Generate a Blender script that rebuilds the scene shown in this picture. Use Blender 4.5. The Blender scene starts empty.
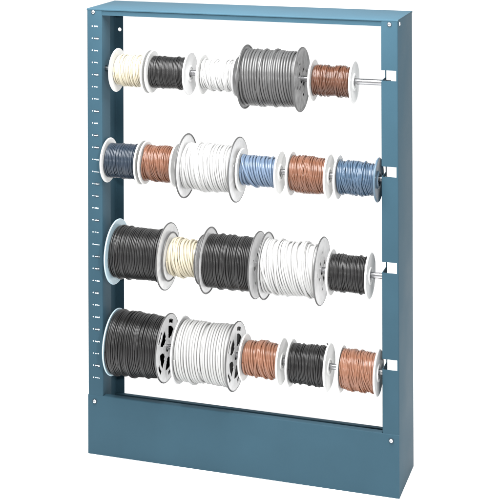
import bpy, bmesh, math, random
from mathutils import Vector, Matrix
PI = math.pi
S = bpy.context.scene
C = S.collection
W, H, D, T = 0.6636, 0.9359, 0.1475, 0.0016      # rack width, height, depth, sheet thickness

# ------------------------------------------------------------------ materials
def mat(name, col, rough=.5, metal=0., spec=.5, coat=0., bump=0., bscale=200., var=0., vscale=40., trans=0.):
    m = bpy.data.materials.new(name); m.use_nodes = True
    n = m.node_tree; b = n.nodes['Principled BSDF']
    b.inputs['Base Color'].default_value = (*col, 1)
    b.inputs['Roughness'].default_value = rough
    b.inputs['Metallic'].default_value = metal
    b.inputs['Specular IOR Level'].default_value = spec
    b.inputs['Coat Weight'].default_value = coat
    b.inputs['Coat Roughness'].default_value = .12
    if trans: b.inputs['Subsurface Weight'].default_value = trans; b.inputs['Subsurface Radius'].default_value = (.004,.004,.004)
    tc = n.nodes.new('ShaderNodeTexCoord')
    if var:
        nz = n.nodes.new('ShaderNodeTexNoise'); nz.inputs['Scale'].default_value = vscale; nz.inputs['Detail'].default_value = 6
        n.links.new(tc.outputs['Object'], nz.inputs['Vector'])
        mr = n.nodes.new('ShaderNodeMapRange'); mr.inputs['From Min'].default_value = .3; mr.inputs['From Max'].default_value = .7
        mr.inputs['To Min'].default_value = 1-var; mr.inputs['To Max'].default_value = 1+var
        n.links.new(nz.outputs['Fac'], mr.inputs['Value'])
        mx = n.nodes.new('ShaderNodeVectorMath'); mx.operation = 'SCALE'; mx.inputs[0].default_value = col
        n.links.new(mr.outputs['Result'], mx.inputs['Scale'])
        n.links.new(mx.outputs['Vector'], b.inputs['Base Color'])
        m2 = n.nodes.new('ShaderNodeMapRange'); m2.inputs['To Min'].default_value = max(0, rough-.1); m2.inputs['To Max'].default_value = rough+.1
        n.links.new(nz.outputs['Fac'], m2.inputs['Value']); n.links.new(m2.outputs['Result'], b.inputs['Roughness'])
    if bump:
        n2 = n.nodes.new('ShaderNodeTexNoise'); n2.inputs['Scale'].default_value = bscale; n2.inputs['Detail'].default_value = 3
        n.links.new(tc.outputs['Object'], n2.inputs['Vector'])
        bp = n.nodes.new('ShaderNodeBump'); bp.inputs['Strength'].default_value = bump; bp.inputs['Distance'].default_value = .001
        n.links.new(n2.outputs['Fac'], bp.inputs['Height']); n.links.new(bp.outputs['Normal'], b.inputs['Normal'])
    return m

def paint_mat():
    m = mat('blue_grey_enamel', (.0305, .0685, .0945), rough=.52, spec=.08, bump=.10, bscale=900, var=.05, vscale=9)
    return m

M = {
 'paint': paint_mat(),
 'steel': mat('bright_steel', (.40,.40,.41), rough=.2, metal=1, var=.06, vscale=60),
 'screw': mat('zinc_screw', (.72,.73,.75), rough=.30, metal=1),
 'ink':   mat('white_marking', (.66,.72,.75), rough=.6),
 'dark':  mat('dark_shade', (.012,.03,.045), rough=.7),  # flat dark tone standing for shade in slots and round screw heads
 'plastic': mat('white_plastic', (.62,.62,.61), rough=.38, var=.02, trans=.15),
 'plastic_grey': mat('pale_grey_plastic', (.50,.50,.50), rough=.42, var=.03),
 'plastic_blue': mat('pale_blue_plastic', (.42,.56,.63), rough=.3, var=.03, trans=.2),
 'plastic_navy': mat('navy_plastic', (.075,.12,.165), rough=.3, var=.03),
 'galv':  mat('galvanised_flange', (.60,.60,.60), rough=.42, metal=.25, var=.12, vscale=70, bump=.1, bscale=150),
 'galv_dark': mat('dull_steel_flange', (.20,.20,.20), rough=.45, metal=.4, var=.45, vscale=60, bump=.1, bscale=150),
 'rim':   mat('dark_rolled_rim', (.10,.10,.10), rough=.4, metal=.5),
 'hub':   mat('dark_hub_sleeve', (.05,.05,.05), rough=.6),
}
WM = {
 'cream': mat('cream_insulation', (.41,.372,.28), rough=.25, spec=.4, var=.05, vscale=90),
 'black': mat('black_insulation', (.013,.0127,.0127), rough=.33, spec=.45, var=.2, vscale=60),
 'white': mat('white_insulation', (.385,.385,.38), rough=.25, spec=.4, var=.03, vscale=80),
 'grey':  mat('grey_insulation', (.068,.068,.068), rough=.25, spec=.45, var=.10, vscale=60),
 'brown': mat('dark_copper_brown_insulation', (.080,.034,.020), rough=.25, spec=.5, var=.14, vscale=70),
 'copper':mat('copper_brown_insulation', (.145,.063,.037), rough=.25, spec=.5, var=.12, vscale=70),
 'tan':   mat('tan_copper_insulation', (.22,.100,.060), rough=.25, spec=.5, var=.10, vscale=70),
 'navy':  mat('navy_insulation', (.019,.029,.044), rough=.25, spec=.5, var=.12, vscale=60),
 'sky':   mat('light_blue_insulation', (.098,.140,.205), rough=.25, spec=.5, var=.06, vscale=60),
 'blue':  mat('mid_blue_insulation', (.046,.078,.122), rough=.25, spec=.5, var=.12, vscale=60),
}

# ------------------------------------------------------------------ helpers
def link(name, bm, m, parent=None, loc=(0,0,0), angle=35, recalc=True):
    if recalc: bmesh.ops.recalc_face_normals(bm, faces=bm.faces)
    me = bpy.data.meshes.new(name); bm.to_mesh(me); bm.free()
    for p in me.polygons: p.use_smooth = True
    me.set_sharp_from_angle(angle=math.radians(angle))
    me.materials.append(m)
    o = bpy.data.objects.new(name, me); C.objects.link(o); o.location = loc
    if parent: o.parent = parent
    return o

def box(bm, a, b):
    x0,y0,z0 = a; x1,y1,z1 = b
    v = [bm.verts.new(p) for p in ((x0,y0,z0),(x1,y0,z0),(x1,y1,z0),(x0,y1,z0),(x0,y0,z1),(x1,y0,z1),(x1,y1,z1),(x0,y1,z1))]
    for f in ((0,3,2,1),(4,5,6,7),(0,1,5,4),(1,2,6,5),(2,3,7,6),(3,0,4,7)): bm.faces.new([v[i] for i in f])

def lathe(bm, prof, n=64, closed=True):
    """revolve (x, r) profile about the X axis"""
    rings = []
    for x, r in prof:
        rings.append([bm.verts.new((x, r*math.cos(2*PI*k/n), r*math.sin(2*PI*k/n))) for k in range(n)])
    m = len(rings)
    for i in range(m if closed else m-1):
        a, b = rings[i], rings[(i+1) % m]
        for k in range(n):
            bm.faces.new((a[k], a[(k+1)%n], b[(k+1)%n], b[k]))

def round_path(pts, r=.0022, n=4):
    out = [pts[0]]
    for i in range(1, len(pts)-1):
        p = Vector(pts[i]); a = (Vector(pts[i-1])-p).normalized(); b = (Vector(pts[i+1])-p).normalized()
        c = p + (a+b)*r
        for k in range(n+1):
            t = k/n*PI/2
            d = -b*math.cos(t)*r - a*math.sin(t)*r
            out.append(tuple(c+d))
    out.append(pts[-1]); return out

def sheet(bm, path, axis, breaks, skip, th=T, side=1):
    """folded sheet metal: 2-D path swept along an axis with breaks; skip(mid2d, midaxis) leaves openings.
    Outer face lies on the path, thickness goes to the given side."""
    n = len(path); off = []
    P = [Vector(p) for p in path]
    for i in range(n):
        ta = (P[i]-P[i-1]).normalized() if i else None
        tb = (P[i+1]-P[i]).normalized() if i < n-1 else None
        t = (ta+tb).normalized() if ta and tb else (ta or tb)
        nn = Vector((-t.y, t.x))*side
        k = 1/max(.5, t.dot(tb or ta))
        off.append(P[i]+nn*th*k)
    def pt(q, s):
        return (q.x, q.y, s) if axis == 'z' else (s, q.x, q.y)
    vo = [[bm.verts.new(pt(P[i], s)) for s in breaks] for i in range(n)]
    vi = [[bm.verts.new(pt(off[i], s)) for s in breaks] for i in range(n)]
    on = {}
    for i in range(n-1):
        for j in range(len(breaks)-1):
            on[i,j] = not skip((P[i]+P[i+1])/2, (breaks[j]+breaks[j+1])/2)
    for (i,j), k in on.items():
        if not k: continue
        bm.faces.new((vo[i][j], vo[i+1][j], vo[i+1][j+1], vo[i][j+1]))
        bm.faces.new((vi[i][j], vi[i][j+1], vi[i+1][j+1], vi[i+1][j]))
        for (di,dj), (p,q) in {(-1,0):((i,j),(i,j+1)), (1,0):((i+1,j),(i+1,j+1)), (0,-1):((i,j),(i+1,j)), (0,1):((i,j+1),(i+1,j+1))}.items():
            if not on.get((i+di,j+dj), False):
                bm.faces.new((vo[p[0]][p[1]], vo[q[0]][q[1]], vi[q[0]][q[1]], vi[p[0]][p[1]]))
    bmesh.ops.delete(bm, geom=[v for v in bm.verts if not v.link_faces], context='VERTS')

def bool_cut(o, cutters):
    bm = bmesh.new()
    for (c, ax, r, l) in cutters:
        mt = Matrix.Translation(c) @ (Matrix.Rotation(PI/2, 4, 'X') if ax == 'y' else Matrix.Rotation(PI/2, 4, 'Y'))
        bmesh.ops.create_cone(bm, cap_ends=True, segments=28, radius1=r, radius2=r, depth=l, matrix=mt)
    me = bpy.data.meshes.new('cut'); bm.to_mesh(me); bm.free()
    co = bpy.data.objects.new('cut', me); C.objects.link(co)
    md = o.modifiers.new('b', 'BOOLEAN'); md.object = co; md.solver = 'EXACT'
    dg = bpy.context.evaluated_depsgraph_get()
    nm = bpy.data.meshes.new_from_object(o.evaluated_get(dg))
    o.modifiers.clear(); o.data = nm
    bpy.data.objects.remove(co); bpy.data.meshes.remove(me)

def thing(name, label, cat, loc=(0,0,0), group=None):
    o = bpy.data.objects.new(name, None); C.objects.link(o); o.location = loc; o.empty_display_size = .02
    o['label'] = label; o['category'] = cat
    if group: o['group'] = group
    return o

# ------------------------------------------------------------------ setting: white studio floor sweep
bm = bmesh.new()
prof = [(-14, 0), (16, 0)]
pv = [[bm.verts.new((x, y, z)) for (y, z) in prof] for x in (-14, 15)]
for i in range(len(prof)-1): bm.faces.new((pv[0][i], pv[1][i], pv[1][i+1], pv[0][i+1]))
fl = link('floor', bm, mat('white_studio_sweep', (.94,.94,.94), rough=.9, spec=.1, var=.004, vscale=.6), recalc=False)
fl['kind'] = 'structure'

# ------------------------------------------------------------------ the rack
rack = thing('wire_rack', 'tall open blue-grey steel frame holding four rods of wire spools, with a deep base panel', 'rack')
FW = .0337                                   # flange width
SLOTS = [(.8157,.8362), (.6272,.6475), (.4388,.4602), (.2490,.2697)]
zt = H-T-.0003
# left post: rear lip, side sheet, front flange, short return
p = round_path([(.0195, D), (0, D), (0, 0), (FW, 0), (FW, .0430)], .0022)
bm = bmesh.new(); sheet(bm, p, 'z', [0.0, zt], lambda q, s: False, side=1)
lp = link('side_post', bm, M['paint'], rack)
bool_cut(lp, [((FW, .022, z+.0023), 'x', .0068, .02) for z in (.8058, .6148, .4234, .2325)]+[((.0115, D, .8725), 'y', .0042, .02), ((.0115, D, .14), 'y', .0042, .02)])
# right post with the four rod slots cut through flange and return
p = round_path([(W-.0195, D), (W, D), (W, 0), (W-FW, 0), (W-FW, .0430)], .0022)
# split the flange at the slot's outer end and the return at the slot's depth
def insert(path, a, b, pt):
    best = None
    for i in range(len(path)-1):
        A, B, Q = Vector(path[i]), Vector(path[i+1]), Vector(pt)
        d = abs((A-Q).length+(B-Q).length-(A-B).length)
        if best is None or d < best[0]: best = (d, i)
    path.insert(best[1]+1, pt); return path
xs = W-.0024-.0006
p = insert(p, (0,0), (0,0), (xs-.0006, 0))
p = insert(p, (0,0), (0,0), (W-FW, .0385))
br = sorted([0.0, zt]+[z for s in SLOTS for z in s])
def sk(q, s):
    return any(a < s < b for a, b in SLOTS) and q.x < xs-.0005 and q.y < .0385
bm = bmesh.new(); sheet(bm, p, 'z', br, sk, side=-1)
rp = link('side_post', bm, M['paint'], rack)

# top rail (front flange tucked just behind the posts' flanges, cap over the posts)
bm = bmesh.new()
e = .0003
sheet(bm, [(T+e, .9222), (T+e, H-T-2*e)], 'x', [FW*.12, W-FW*.12], lambda q, s: False, side=-1)
p = round_path([(-.0004, H-.0032), (-.0004, H), (D+.0004, H), (D+.0004, H-.0032)], .0020)
sheet(bm, p, 'x', [-.0004, W+.0004], lambda q, s: False, side=-1, th=T)
sheet(bm, [(D-T-e, H-.012), (D-T-e, H-T-2*e)], 'x', [FW*.12, W-FW*.12], lambda q, s: False, side=1)
link('top_rail', bm, M['paint'], rack)

# base panel: front sheet proud of the posts, with folded hem between them
bm = bmesh.new()
p = round_path([(-.0010, 0.0), (-.0010, .1245), (.0120, .1245)], .0024)
sheet(bm, p, 'x', [-.0002, FW+.0012, W-FW-.0012, W+.0002], lambda q, s: (s < FW or s > W-FW) and q.x > .0002, side=-1, th=.0009)
link('base_panel', bm, M['paint'], rack)
bm = bmesh.new()
p = round_path([(D-T-e, 0.0), (D-T-e, .0728), (D-.012, .0728)], .0018)
sheet(bm, p, 'x', [.003, W-.003], lambda q, s: False, side=1)
link('back_rail', bm, M['paint'], rack)

# screws
def screw(c, nrm):
    bm = bmesh.new()
    lathe(bm, [(0,.0001),(0,.0039),(.0006,.0039),(.0014,.0034),(.0021,.0022),(.0023,.0008),(.0019,.0006),(.0019,.0001)], 28, False)
    o = link('screw', bm, M['screw'], rack, c)
    bm = bmesh.new(); lathe(bm, [(-.0006,.0040),(-.0006,.0052),(.0004,.0049),(.0005,.0040)], 28)
    link('washer_shadow', bm, M['dark'], o)  # dark ring put in for the shadow round the screw head
    bm = bmesh.new(); box(bm, (.0010, -.0026, -.0004), (.00245, .0026, .0004)); link('drive_slot', bm, M['dark'], o)
    o.rotation_euler = {'-y': (0,0,-PI/2), '+x': (0,0,0)}[nrm]
screw((.0143, 0, .9285), '-y'); screw((W-.0168, 0, .9265), '-y')
screw((.0152, -.0018, .1115), '-y'); screw((W-.0158, -.0018, .112), '-y')
screw((W, .0150, .9265), '+x')

# printed inch scale on the left post
random.seed(4)
for i in range(30):
    z = .8992-i*.02545
    bmw = bmesh.new()
    bmesh.ops.create_cone(bmw, cap_ends=True, segments=16, radius1=.0013, radius2=.0013, depth=.0005,
        matrix=Matrix.Translation((.0122, -.0001, z)) @ Matrix.Rotation(PI/2, 4, 'X'))
    x = .0162; end = x+random.choice((.0085, .0098, .0105)); y0, y1 = -.00035, .0002
    if i in (12, 18):
        box(bmw, (x-.001, y0, z-.0013), (.0268, y1, z-.0001))
    else:
        h0 = random.choice((.0011, .0015))
        while x < end:                        # worn, broken strokes
            wd = random.choice((.0016, .0026, .0034)); h = h0*random.uniform(.8, 1.2)
            dz = random.uniform(-.0004, .0004)
            box(bmw, (x, y0, z-h+dz), (min(x+wd, end), y1, z+h*.6+dz)); x += wd+random.choice((.0006, .0011))
    mk = link('scale_mark', bmw, M['ink'], rack)
    if i % 3 == 1 or i in (9, 14, 20):        # dark plate painting the shade of a pressed slot behind the stroke
        bmd = bmesh.new(); box(bmd, (.0160, -.0002, z-.0033), (end+.0006, .0002, z+.0027))
        link('scale_slot_shade', bmd, M['dark'], mk)

# ------------------------------------------------------------------ rods
YR = .022
ROWZ = [.8058, .6148, .4234, .2325]
RR, BORE = .0060, .0080
rod_lab = ['bright steel rod in the top row, bare end showing beside the brown spool',
           'bright steel rod through the six small and large spools of the second row',
           'steel rod carrying the two big black spools of the third row',
           'steel rod lowest on the rack, just above the base panel']
for z, lab in zip(ROWZ, rod_lab):
    zr = z+BORE-RR
    bm = bmesh.new()
    lathe(bm, [(.0240,.0002),(.0240,RR-.0008),(.0248,RR),(.6440,RR),(.6448,RR-.0008),(.6448,.0002)], 40, False)
    o = link('rod', bm, M['steel'], None, (0, YR, zr))
    o['label'] = lab; o['category'] = 'rod'; o['group'] = 'rods across the rack'

# ------------------------------------------------------------------ spools
def plastic_flange(R, th, d):
    """moulded disc with rounded rim, recessed web and hub collar; d = outward direction"""
    bm = bmesh.new(); h = th/2
    pr = [(-h, BORE), (-h, R-.0022), (-h-.0004, R-.0016), (-h*.6, R-.0003), (0, R), (h*.6, R-.0003), (h+.0004, R-.0016),
          (h, R-.0026), (h-.0007, R-.0034), (h-.0007, .0175), (h+.0012, .0165), (h+.0012, .0135), (h-.0002, .0128), (h-.0002, BORE)]
    pr = [(x*d, r) for x, r in pr]
    lathe(bm, pr, 72)
    return bm

def metal_flange(R, th, d, style, seed):
    """pressed disc: polar grid with openings, embossed ribs, rolled rim"""
    rnd = random.Random(seed)
    NR, NS = 30, 144
    rs = [BORE+(R-BORE)*(i/NR) for i in range(NR+1)]
    rot = rnd.random()*2*PI
    def hole(r, a):
        f = (r-BORE)/(R-BORE); a = (a+rot) % (2*PI)
        if style == 'open':                   # large wedge-shaped openings between spokes
            s = (a % (2*PI/5))/(2*PI/5)
            return (.20 < f < .60 and .16+.10*(f < .3) < s < .84-.10*(f < .3)) or (.70 < f < .82 and .42 < s < .80)
        s = (a % (2*PI/4))/(2*PI/4)
        return (.14 < f < .30 and .38 < s < .66) or (.44 < f < .54 and .08 < s < .20)
    def emb(r, a):
        f = (r-BORE)/(R-BORE); a = (a+rot) % (2*PI)
        z = 0
        z += .0012*math.exp(-((f-.965)/.03)**2)
        z += .0010*math.exp(-((f-.36)/.035)**2)
        s = (a % (2*PI/6))/(2*PI/6)-.5
        if .42 < f < .90: z += .0009*math.exp(-(s*f/.05)**2)
        z -= .0010*math.exp(-((f-.06)/.06)**2)
        return z
    bm = bmesh.new(); vo, vi = [], []
    for r in rs:
        ro, ri = [], []
        for k in range(NS):
            a = 2*PI*k/NS; z = emb(r, a)
            ro.append(bm.verts.new((d*(th/2+z), r*math.cos(a), r*math.sin(a))))
            ri.append(bm.verts.new((d*(-th/2+z*.6), r*math.cos(a), r*math.sin(a))))
        vo.append(ro); vi.append(ri)
    on = {(i,k): not hole((rs[i]+rs[i+1])/2, 2*PI*(k+.5)/NS) for i in range(NR) for k in range(NS)}
    for (i,k), y in on.items():
        if not y: continue
        k2 = (k+1) % NS
        bm.faces.new((vo[i][k], vo[i+1][k], vo[i+1][k2], vo[i][k2]))
        bm.faces.new((vi[i][k], vi[i][k2], vi[i+1][k2], vi[i+1][k]))
        for nb, (p, q) in (((i-1,k),((i,k),(i,k2))), ((i+1,k),((i+1,k),(i+1,k2))), ((i,(k-1)%NS),((i,k),(i+1,k))), ((i,k2),((i,k2),(i+1,k2)))):
            if not on.get(nb, False):
                bm.faces.new((vo[p[0]][p[1]], vo[q[0]][q[1]], vi[q[0]][q[1]], vi[p[0]][p[1]]))
    bmesh.ops.delete(bm, geom=[v for v in bm.verts if not v.link_faces], context='VERTS')
    # rolled rim
    n = 10; rim = [(0+.0016*math.cos(2*PI*k/n), R+.0016*math.sin(2*PI*k/n)) for k in range(n)]
    b2 = bmesh.new(); lathe(b2, rim, 96)
    return bm, b2

def tube(bm, pts, r, n=8):
    rings = []
    L = len(pts)
    for i, p in enumerate(pts):
        t = (pts[min(i+1, L-1)]-pts[max(i-1, 0)]).normalized()
        rad = Vector((0, p.y, p.z)).normalized()
        bn = t.cross(rad).normalized(); nr = bn.cross(t)
        rings.append([bm.verts.new(p+(nr*math.cos(2*PI*k/n)+bn*math.sin(2*PI*k/n))*r) for k in range(n)])
    for i in range(L-1):
        for k in range(n):
            bm.faces.new((rings[i][k], rings[i][(k+1)%n], rings[i+1][(k+1)%n], rings[i+1][k]))
    bm.faces.new(rings[0][::-1]); bm.faces.new(rings[-1])

def coil(L, R, pitch, tilt, strays, prof, seed, gap=None, tail=0, end=0):
    """wound wire: a packed helix over a core, with tilted, uneven turns and crossing turns on top"""
    rnd = random.Random(seed); bm = bmesh.new()
    wr = pitch*.5
    def Rx(x):                                # outer radius of the pack along the spool
        u = x/L+.5
        return R*(1+prof(u))
    hx = L/2-wr*1.02
    cl = lambda x: max(-hx, min(hx, x))
    # core pack
    NC = 24; pr = [(-L/2+.0003+(L-.0006)*i/NC, 0) for i in range(NC+1)]
    pr = [(x, Rx(x)-wr*1.75-.0004*0) for x, _ in pr]
    lathe(bm, [(pr[0][0], .009)]+pr+[(pr[-1][0], .009)], 48, False)
    turns = int((L-2*wr)/pitch)
    rv = [rnd.uniform(-1, 1) for _ in range(turns*3+8)]
    xv = [rnd.uniform(-1, 1) for _ in range(turns*3+8)]
    tv = [rnd.uniform(-1, 1) for _ in range(turns+4)]
    def smp(v, t):
        i = int(t); f = t-i; f = f*f*(3-2*f); return v[i % len(v)]*(1-f)+v[(i+1) % len(v)]*f
    SEG = 60; pts = []
    for i in range(turns*SEG+1+int(end*SEG)):
        ph = 2*PI*i/SEG; t = i/SEG
        x = -hx+pitch*t+(2*hx-pitch*turns)*t/turns
        env = min(1, (x+hx)/(tilt*1.5+1e-6), (hx-x)/(tilt*1.5+1e-6))
        # phi measured so that the front (-Y) point moves down with +phi
        x2 = x+tilt*math.sin(ph)*max(0, env)*(1+.35*smp(tv, t))+pitch*.13*smp(xv, t*2.3)
        r = Rx(x)-wr+wr*.24*smp(rv, t*2.7)
        if gap and abs(x/L+.5-gap) < .022: r -= wr*1.3
        pts.append(Vector((cl(x2), -r*math.cos(ph), -r*math.sin(ph))))
    if tail:                                  # cut end springing off the last turn
        r0 = r; x0 = cl(x2)
        for j in range(1, 13):
            a = ph+j*.055; r = r0+tail*(j/12)**1.7
            pts.append(Vector((x0-.002*(j/12), -r*math.cos(a), -r*math.sin(a))))
    tube(bm, pts, wr*.93)
    # crossing upper turns
    for s in range(strays):
        x0 = rnd.uniform(-hx*.9, hx*.75); sl = rnd.choice((-1, 1))*pitch*rnd.uniform(.7, 2.2)
        n = rnd.uniform(.9, 1.9); a0 = rnd.random()*2*PI; lay = rnd.uniform(.25, .8)
        pts = []; K = int(n*SEG)
        tt = tilt*rnd.uniform(-.6, 2.2)
        for i in range(K+1):
            u = i/K; ph = a0+2*PI*n*u
            x = x0+sl*n*u+tt*math.sin(ph)
            lift = min(1, u*9, (1-u)*9)
            r = Rx(cl(x))-wr+wr*(lay*2.1*lift-.6*(1-lift))
            pts.append(Vector((cl(x), -r*math.cos(ph), -r*math.sin(ph))))
        tube(bm, pts, wr*.95)
    return bm

flat = lambda u: 0
def bulge(a): return lambda u: a*(math.sin(PI*u)-.6)
def lumpy(a, s):
    return lambda u: a*(math.sin(u*5.1+s)*.6+math.sin(u*13.7+s*2)*.4)
def slope(a, b=0.): return lambda u: -a*(u-.3)+b*math.sin(u*11)
def grooved(c): return lambda u: .012*math.sin(u*9)-.05*math.exp(-((u-c)/.018)**2)

# row, flange centres x, flange radius, wound radius, wire colour, pitch, tilt, crossing turns, profile, left flange, right flange, label
P_, G_, Z_, O_, DS, PB, PN = 'plastic', 'plastic_grey', 'galv', 'open', 'galv_dark', 'plastic_blue', 'plastic_navy'
small, big = 'small wire spools on the rods', 'large wire spools on the rods'
SP = [
 (0,0.0595,0.1298,0.0455,0.0315,'cream',.0036,.0030,7,bulge(.02),P_,P_,'small spool of cream wire at the left end of the top row'),
 (0,0.1389,0.2224,0.0443,0.0329,'black',.0028,.0020,3,lumpy(.012,1),P_,G_,'small black wire spool in the top row, between the cream and the white wire'),
 (0,0.2509,0.3265,0.0415,0.0308,'white',.0038,.0045,8,bulge(.02),P_,G_,'small spool of white wire in the top row, tucked against the big grey one'),
 (0,0.3452,0.4618,0.0635,0.0572,'grey',.0054,.0035,2,slope(.03,.006),DS,DS,'big spool of thick grey wire with dull steel flanges in the top row'),
 (0,0.4868,0.5702,0.0426,0.0300,'brown',.0031,.0055,12,lumpy(.02,2),P_,P_,'small dark brown wire spool right of the big grey one, bare rod beyond it'),
 (1,0.0395,0.1146,0.0463,0.0358,'navy',.0030,.0025,3,lumpy(.012,3),P_,P_,'small dark navy wire spool at the left end of the second row'),
 (1,0.1236,0.1930,0.0448,0.0355,'copper',.0032,.0055,14,lumpy(.02,4),P_,P_,'small copper-brown wire spool between the navy one and a big white one'),
 (1,0.2139,0.3263,0.0645,0.0474,'white',.0046,.0060,6,bulge(.02),Z_,Z_,'big white wire spool with grey steel flanges beside the light blue one, second row'),
 (1,0.3349,0.4159,0.0434,0.0311,'sky',.0052,.0075,1,flat,P_,P_,'small spool of pale sky blue wire right of a big white one'),
 (1,0.4401,0.5182,0.0443,0.0352,'copper',.0034,.0060,12,lumpy(.02,5),P_,P_,'small copper-brown wire spool between a pale blue and a mid-blue spool'),
 (1,0.5378,0.6192,0.0438,0.0324,'blue',.0036,.0055,10,lumpy(.015,6),P_,PN,'small mid-blue wire spool with a dark blue outer flange against the right post'),
 (2,0.0570,0.1721,0.0670,0.0524,'black',.0034,.0022,5,lumpy(.010,7),PB,Z_,'big black wire spool at the left end of the third row, left of cream'),
 (2,0.1788,0.2478,0.0487,0.0373,'cream',.0052,.0080,4,bulge(.03),Z_,Z_,'small cream wire spool held between the two big black spools of the third row'),
 (2,0.2626,0.3682,0.0656,0.0533,'black',.0034,.0020,5,lumpy(.010,8),Z_,Z_,'big black wire spool in mid third row, between cream and white spools'),
 (2,0.3865,0.5030,0.0655,0.0535,'white',.0050,.0100,5,slope(.05),Z_,Z_,'big white wire spool with slanting turns and steel flanges in the third row'),
 (2,0.5227,0.6014,0.0455,0.0359,'black',.0028,.0022,5,lumpy(.015,9),P_,P_,'small black wire spool at the right end of the third row'),
 (3,0.0529,0.1703,0.0679,0.0639,'black',.0036,.0020,8,lambda u:-.05*max(0,u-.45)*2.4+.012*math.sin(u*17),PB,O_,'huge black wire spool wound full to its flanges, left end of the lowest row'),
 (3,0.2025,0.3205,0.0672,0.0608,'white',.0055,.0025,1,grooved(.5),G_,O_,'huge white wire spool with a groove round its middle, in the lowest row'),
 (3,0.3399,0.4187,0.0458,0.0346,'tan',.0050,.0050,3,flat,P_,P_,'small copper-brown wire spool of even turns right of the huge white one'),
 (3,0.4387,0.5168,0.0459,0.0382,'black',.0029,.0025,8,lumpy(.02,10),P_,P_,'small black wire spool between the two copper-brown spools of the lowest row'),
 (3,0.5435,0.6175,0.0450,0.0378,'tan',.0032,.0065,16,lumpy(.02,11),P_,P_,'small copper-brown wire spool at the right end of the lowest row'),
]
for i, (row, xa, xb, R, Rw, wire, pitch, tilt, st, prof, fa, fb, lab) in enumerate(SP):
    z = ROWZ[row]; xc = (xa+xb)/2; L = xb-xa
    large = R > .055
    t = thing('wire_spool', lab, 'wire spool', (xc, YR, z), big if large else small)
    def fl(kind, x, d, sd):
        metal = kind in (Z_, O_, DS)
        th = .0012 if metal else (.0030 if kind != PB else .0022)
        bm = metal_flange(R, th, d, 'open' if kind == O_ else 'solid', sd) if metal else plastic_flange(R, th, d)
        if metal: bm, rb = bm
        m = M['galv' if kind in (Z_, O_) else kind]
        o = link('flange', bm, m, t, (x-xc, 0, 0), angle=50)
        if metal: link('rim', rb, M['rim'], o)
        return th/2+.0008
    ta = fl(fa, xa, -1, i*2+1); tb = fl(fb, xb, 1, i*2+2)
    bm = bmesh.new()
    lathe(bm, [(-L/2+.001, .0080), (-L/2+.001, .0115), (L/2-.001, .0115), (L/2-.001, .0080)], 40)
    if fb == O_:                              # dark disc added behind the flange so its openings look deep and dark
        b3 = bmesh.new(); lathe(b3, [(L/2-tb-.0009, .012), (L/2-tb-.0009, Rw*.97), (L/2-tb-.0003, Rw*.97), (L/2-tb-.0003, .012)], 64)
        link('dark_backing', b3, M['hub'], t)
    link('hub', bm, M['hub'] if large else M['plastic'], t)
    cb = coil(L-ta-tb, Rw, pitch, tilt, st, prof, 100+i, gap=.5 if (row == 3 and wire == 'white') else None,
              tail=(0, .007, .011)[i % 3] if pitch < .0045 else 0, end=(.2, .62, .30)[i % 3])
    link('wire', cb, WM[wire], t, ((ta-tb)/2, 0, 0), angle=80, recalc=False)

# ------------------------------------------------------------------ camera
cam = bpy.data.cameras.new('camera'); co = bpy.data.objects.new('camera', cam); C.objects.link(co)
F, YAW, ROLL = 1351.3, .31013, .00364
co.location = (1.19585, -2.60297, 1.28605)
co.rotation_mode = 'QUATERNION'
co.rotation_quaternion = (Matrix.Rotation(YAW, 3, 'Z') @ Matrix.Rotation(PI/2, 3, 'X') @ Matrix.Rotation(-ROLL, 3, 'Z')).to_quaternion()
cam.sensor_width = 36; cam.lens = F/500*36
cam.shift_x = 0.0; cam.shift_y = -(250+158.607)/500
cam.clip_end = 200; cam.clip_start = .05
S.camera = co

# ------------------------------------------------------------------ light
w = bpy.data.worlds.new('World'); S.world = w; w.use_nodes = True
bg = w.node_tree.nodes['Background']; bg.inputs[0].default_value = (1, 1, 1, 1); bg.inputs[1].default_value = 1.0
WLO, WHI = .55, 1.66
# studio surround: dim walls, bright overhead
n = w.node_tree; tc = n.nodes.new('ShaderNodeTexCoord'); sx = n.nodes.new('ShaderNodeSeparateXYZ')
mr = n.nodes.new('ShaderNodeMapRange'); mr.inputs['From Min'].default_value = 0; mr.inputs['From Max'].default_value = 1
mr.inputs['To Min'].default_value = WLO; mr.inputs['To Max'].default_value = WHI
n.links.new(tc.outputs['Generated'], sx.inputs[0]); n.links.new(sx.outputs['Z'], mr.inputs['Value']); n.links.new(mr.outputs['Result'], bg.inputs[1])
def area(name, loc, target, size, power, spread=180, col=(1,1,1)):
    l = bpy.data.lights.new(name, 'AREA'); l.shape = 'DISK'; l.size = size; l.energy = power; l.color = col
    l.spread = math.radians(spread)
    o = bpy.data.objects.new(name, l); C.objects.link(o); o.location = loc
    o.rotation_euler = (Vector(target)-Vector(loc)).to_track_quat('-Z', 'Y').to_euler()
area('key_lamp', (1.75, -2.35, 1.30), (.33, .05, .52), .08, 34)
area('top_strip', (.36, -.36, 1.50), (.34, .03, .75), .22, 31, 150)
l = bpy.data.lights['top_strip']; l.shape = 'RECTANGLE'; l.size = 1.1; l.size_y = .75

S.render.engine = 'CYCLES'
S.view_settings.view_transform = 'Standard'; S.view_settings.look = 'None'
S.view_settings.exposure = 0; S.view_settings.gamma = 1
S.render.resolution_x = 1024; S.render.resolution_y = 1024
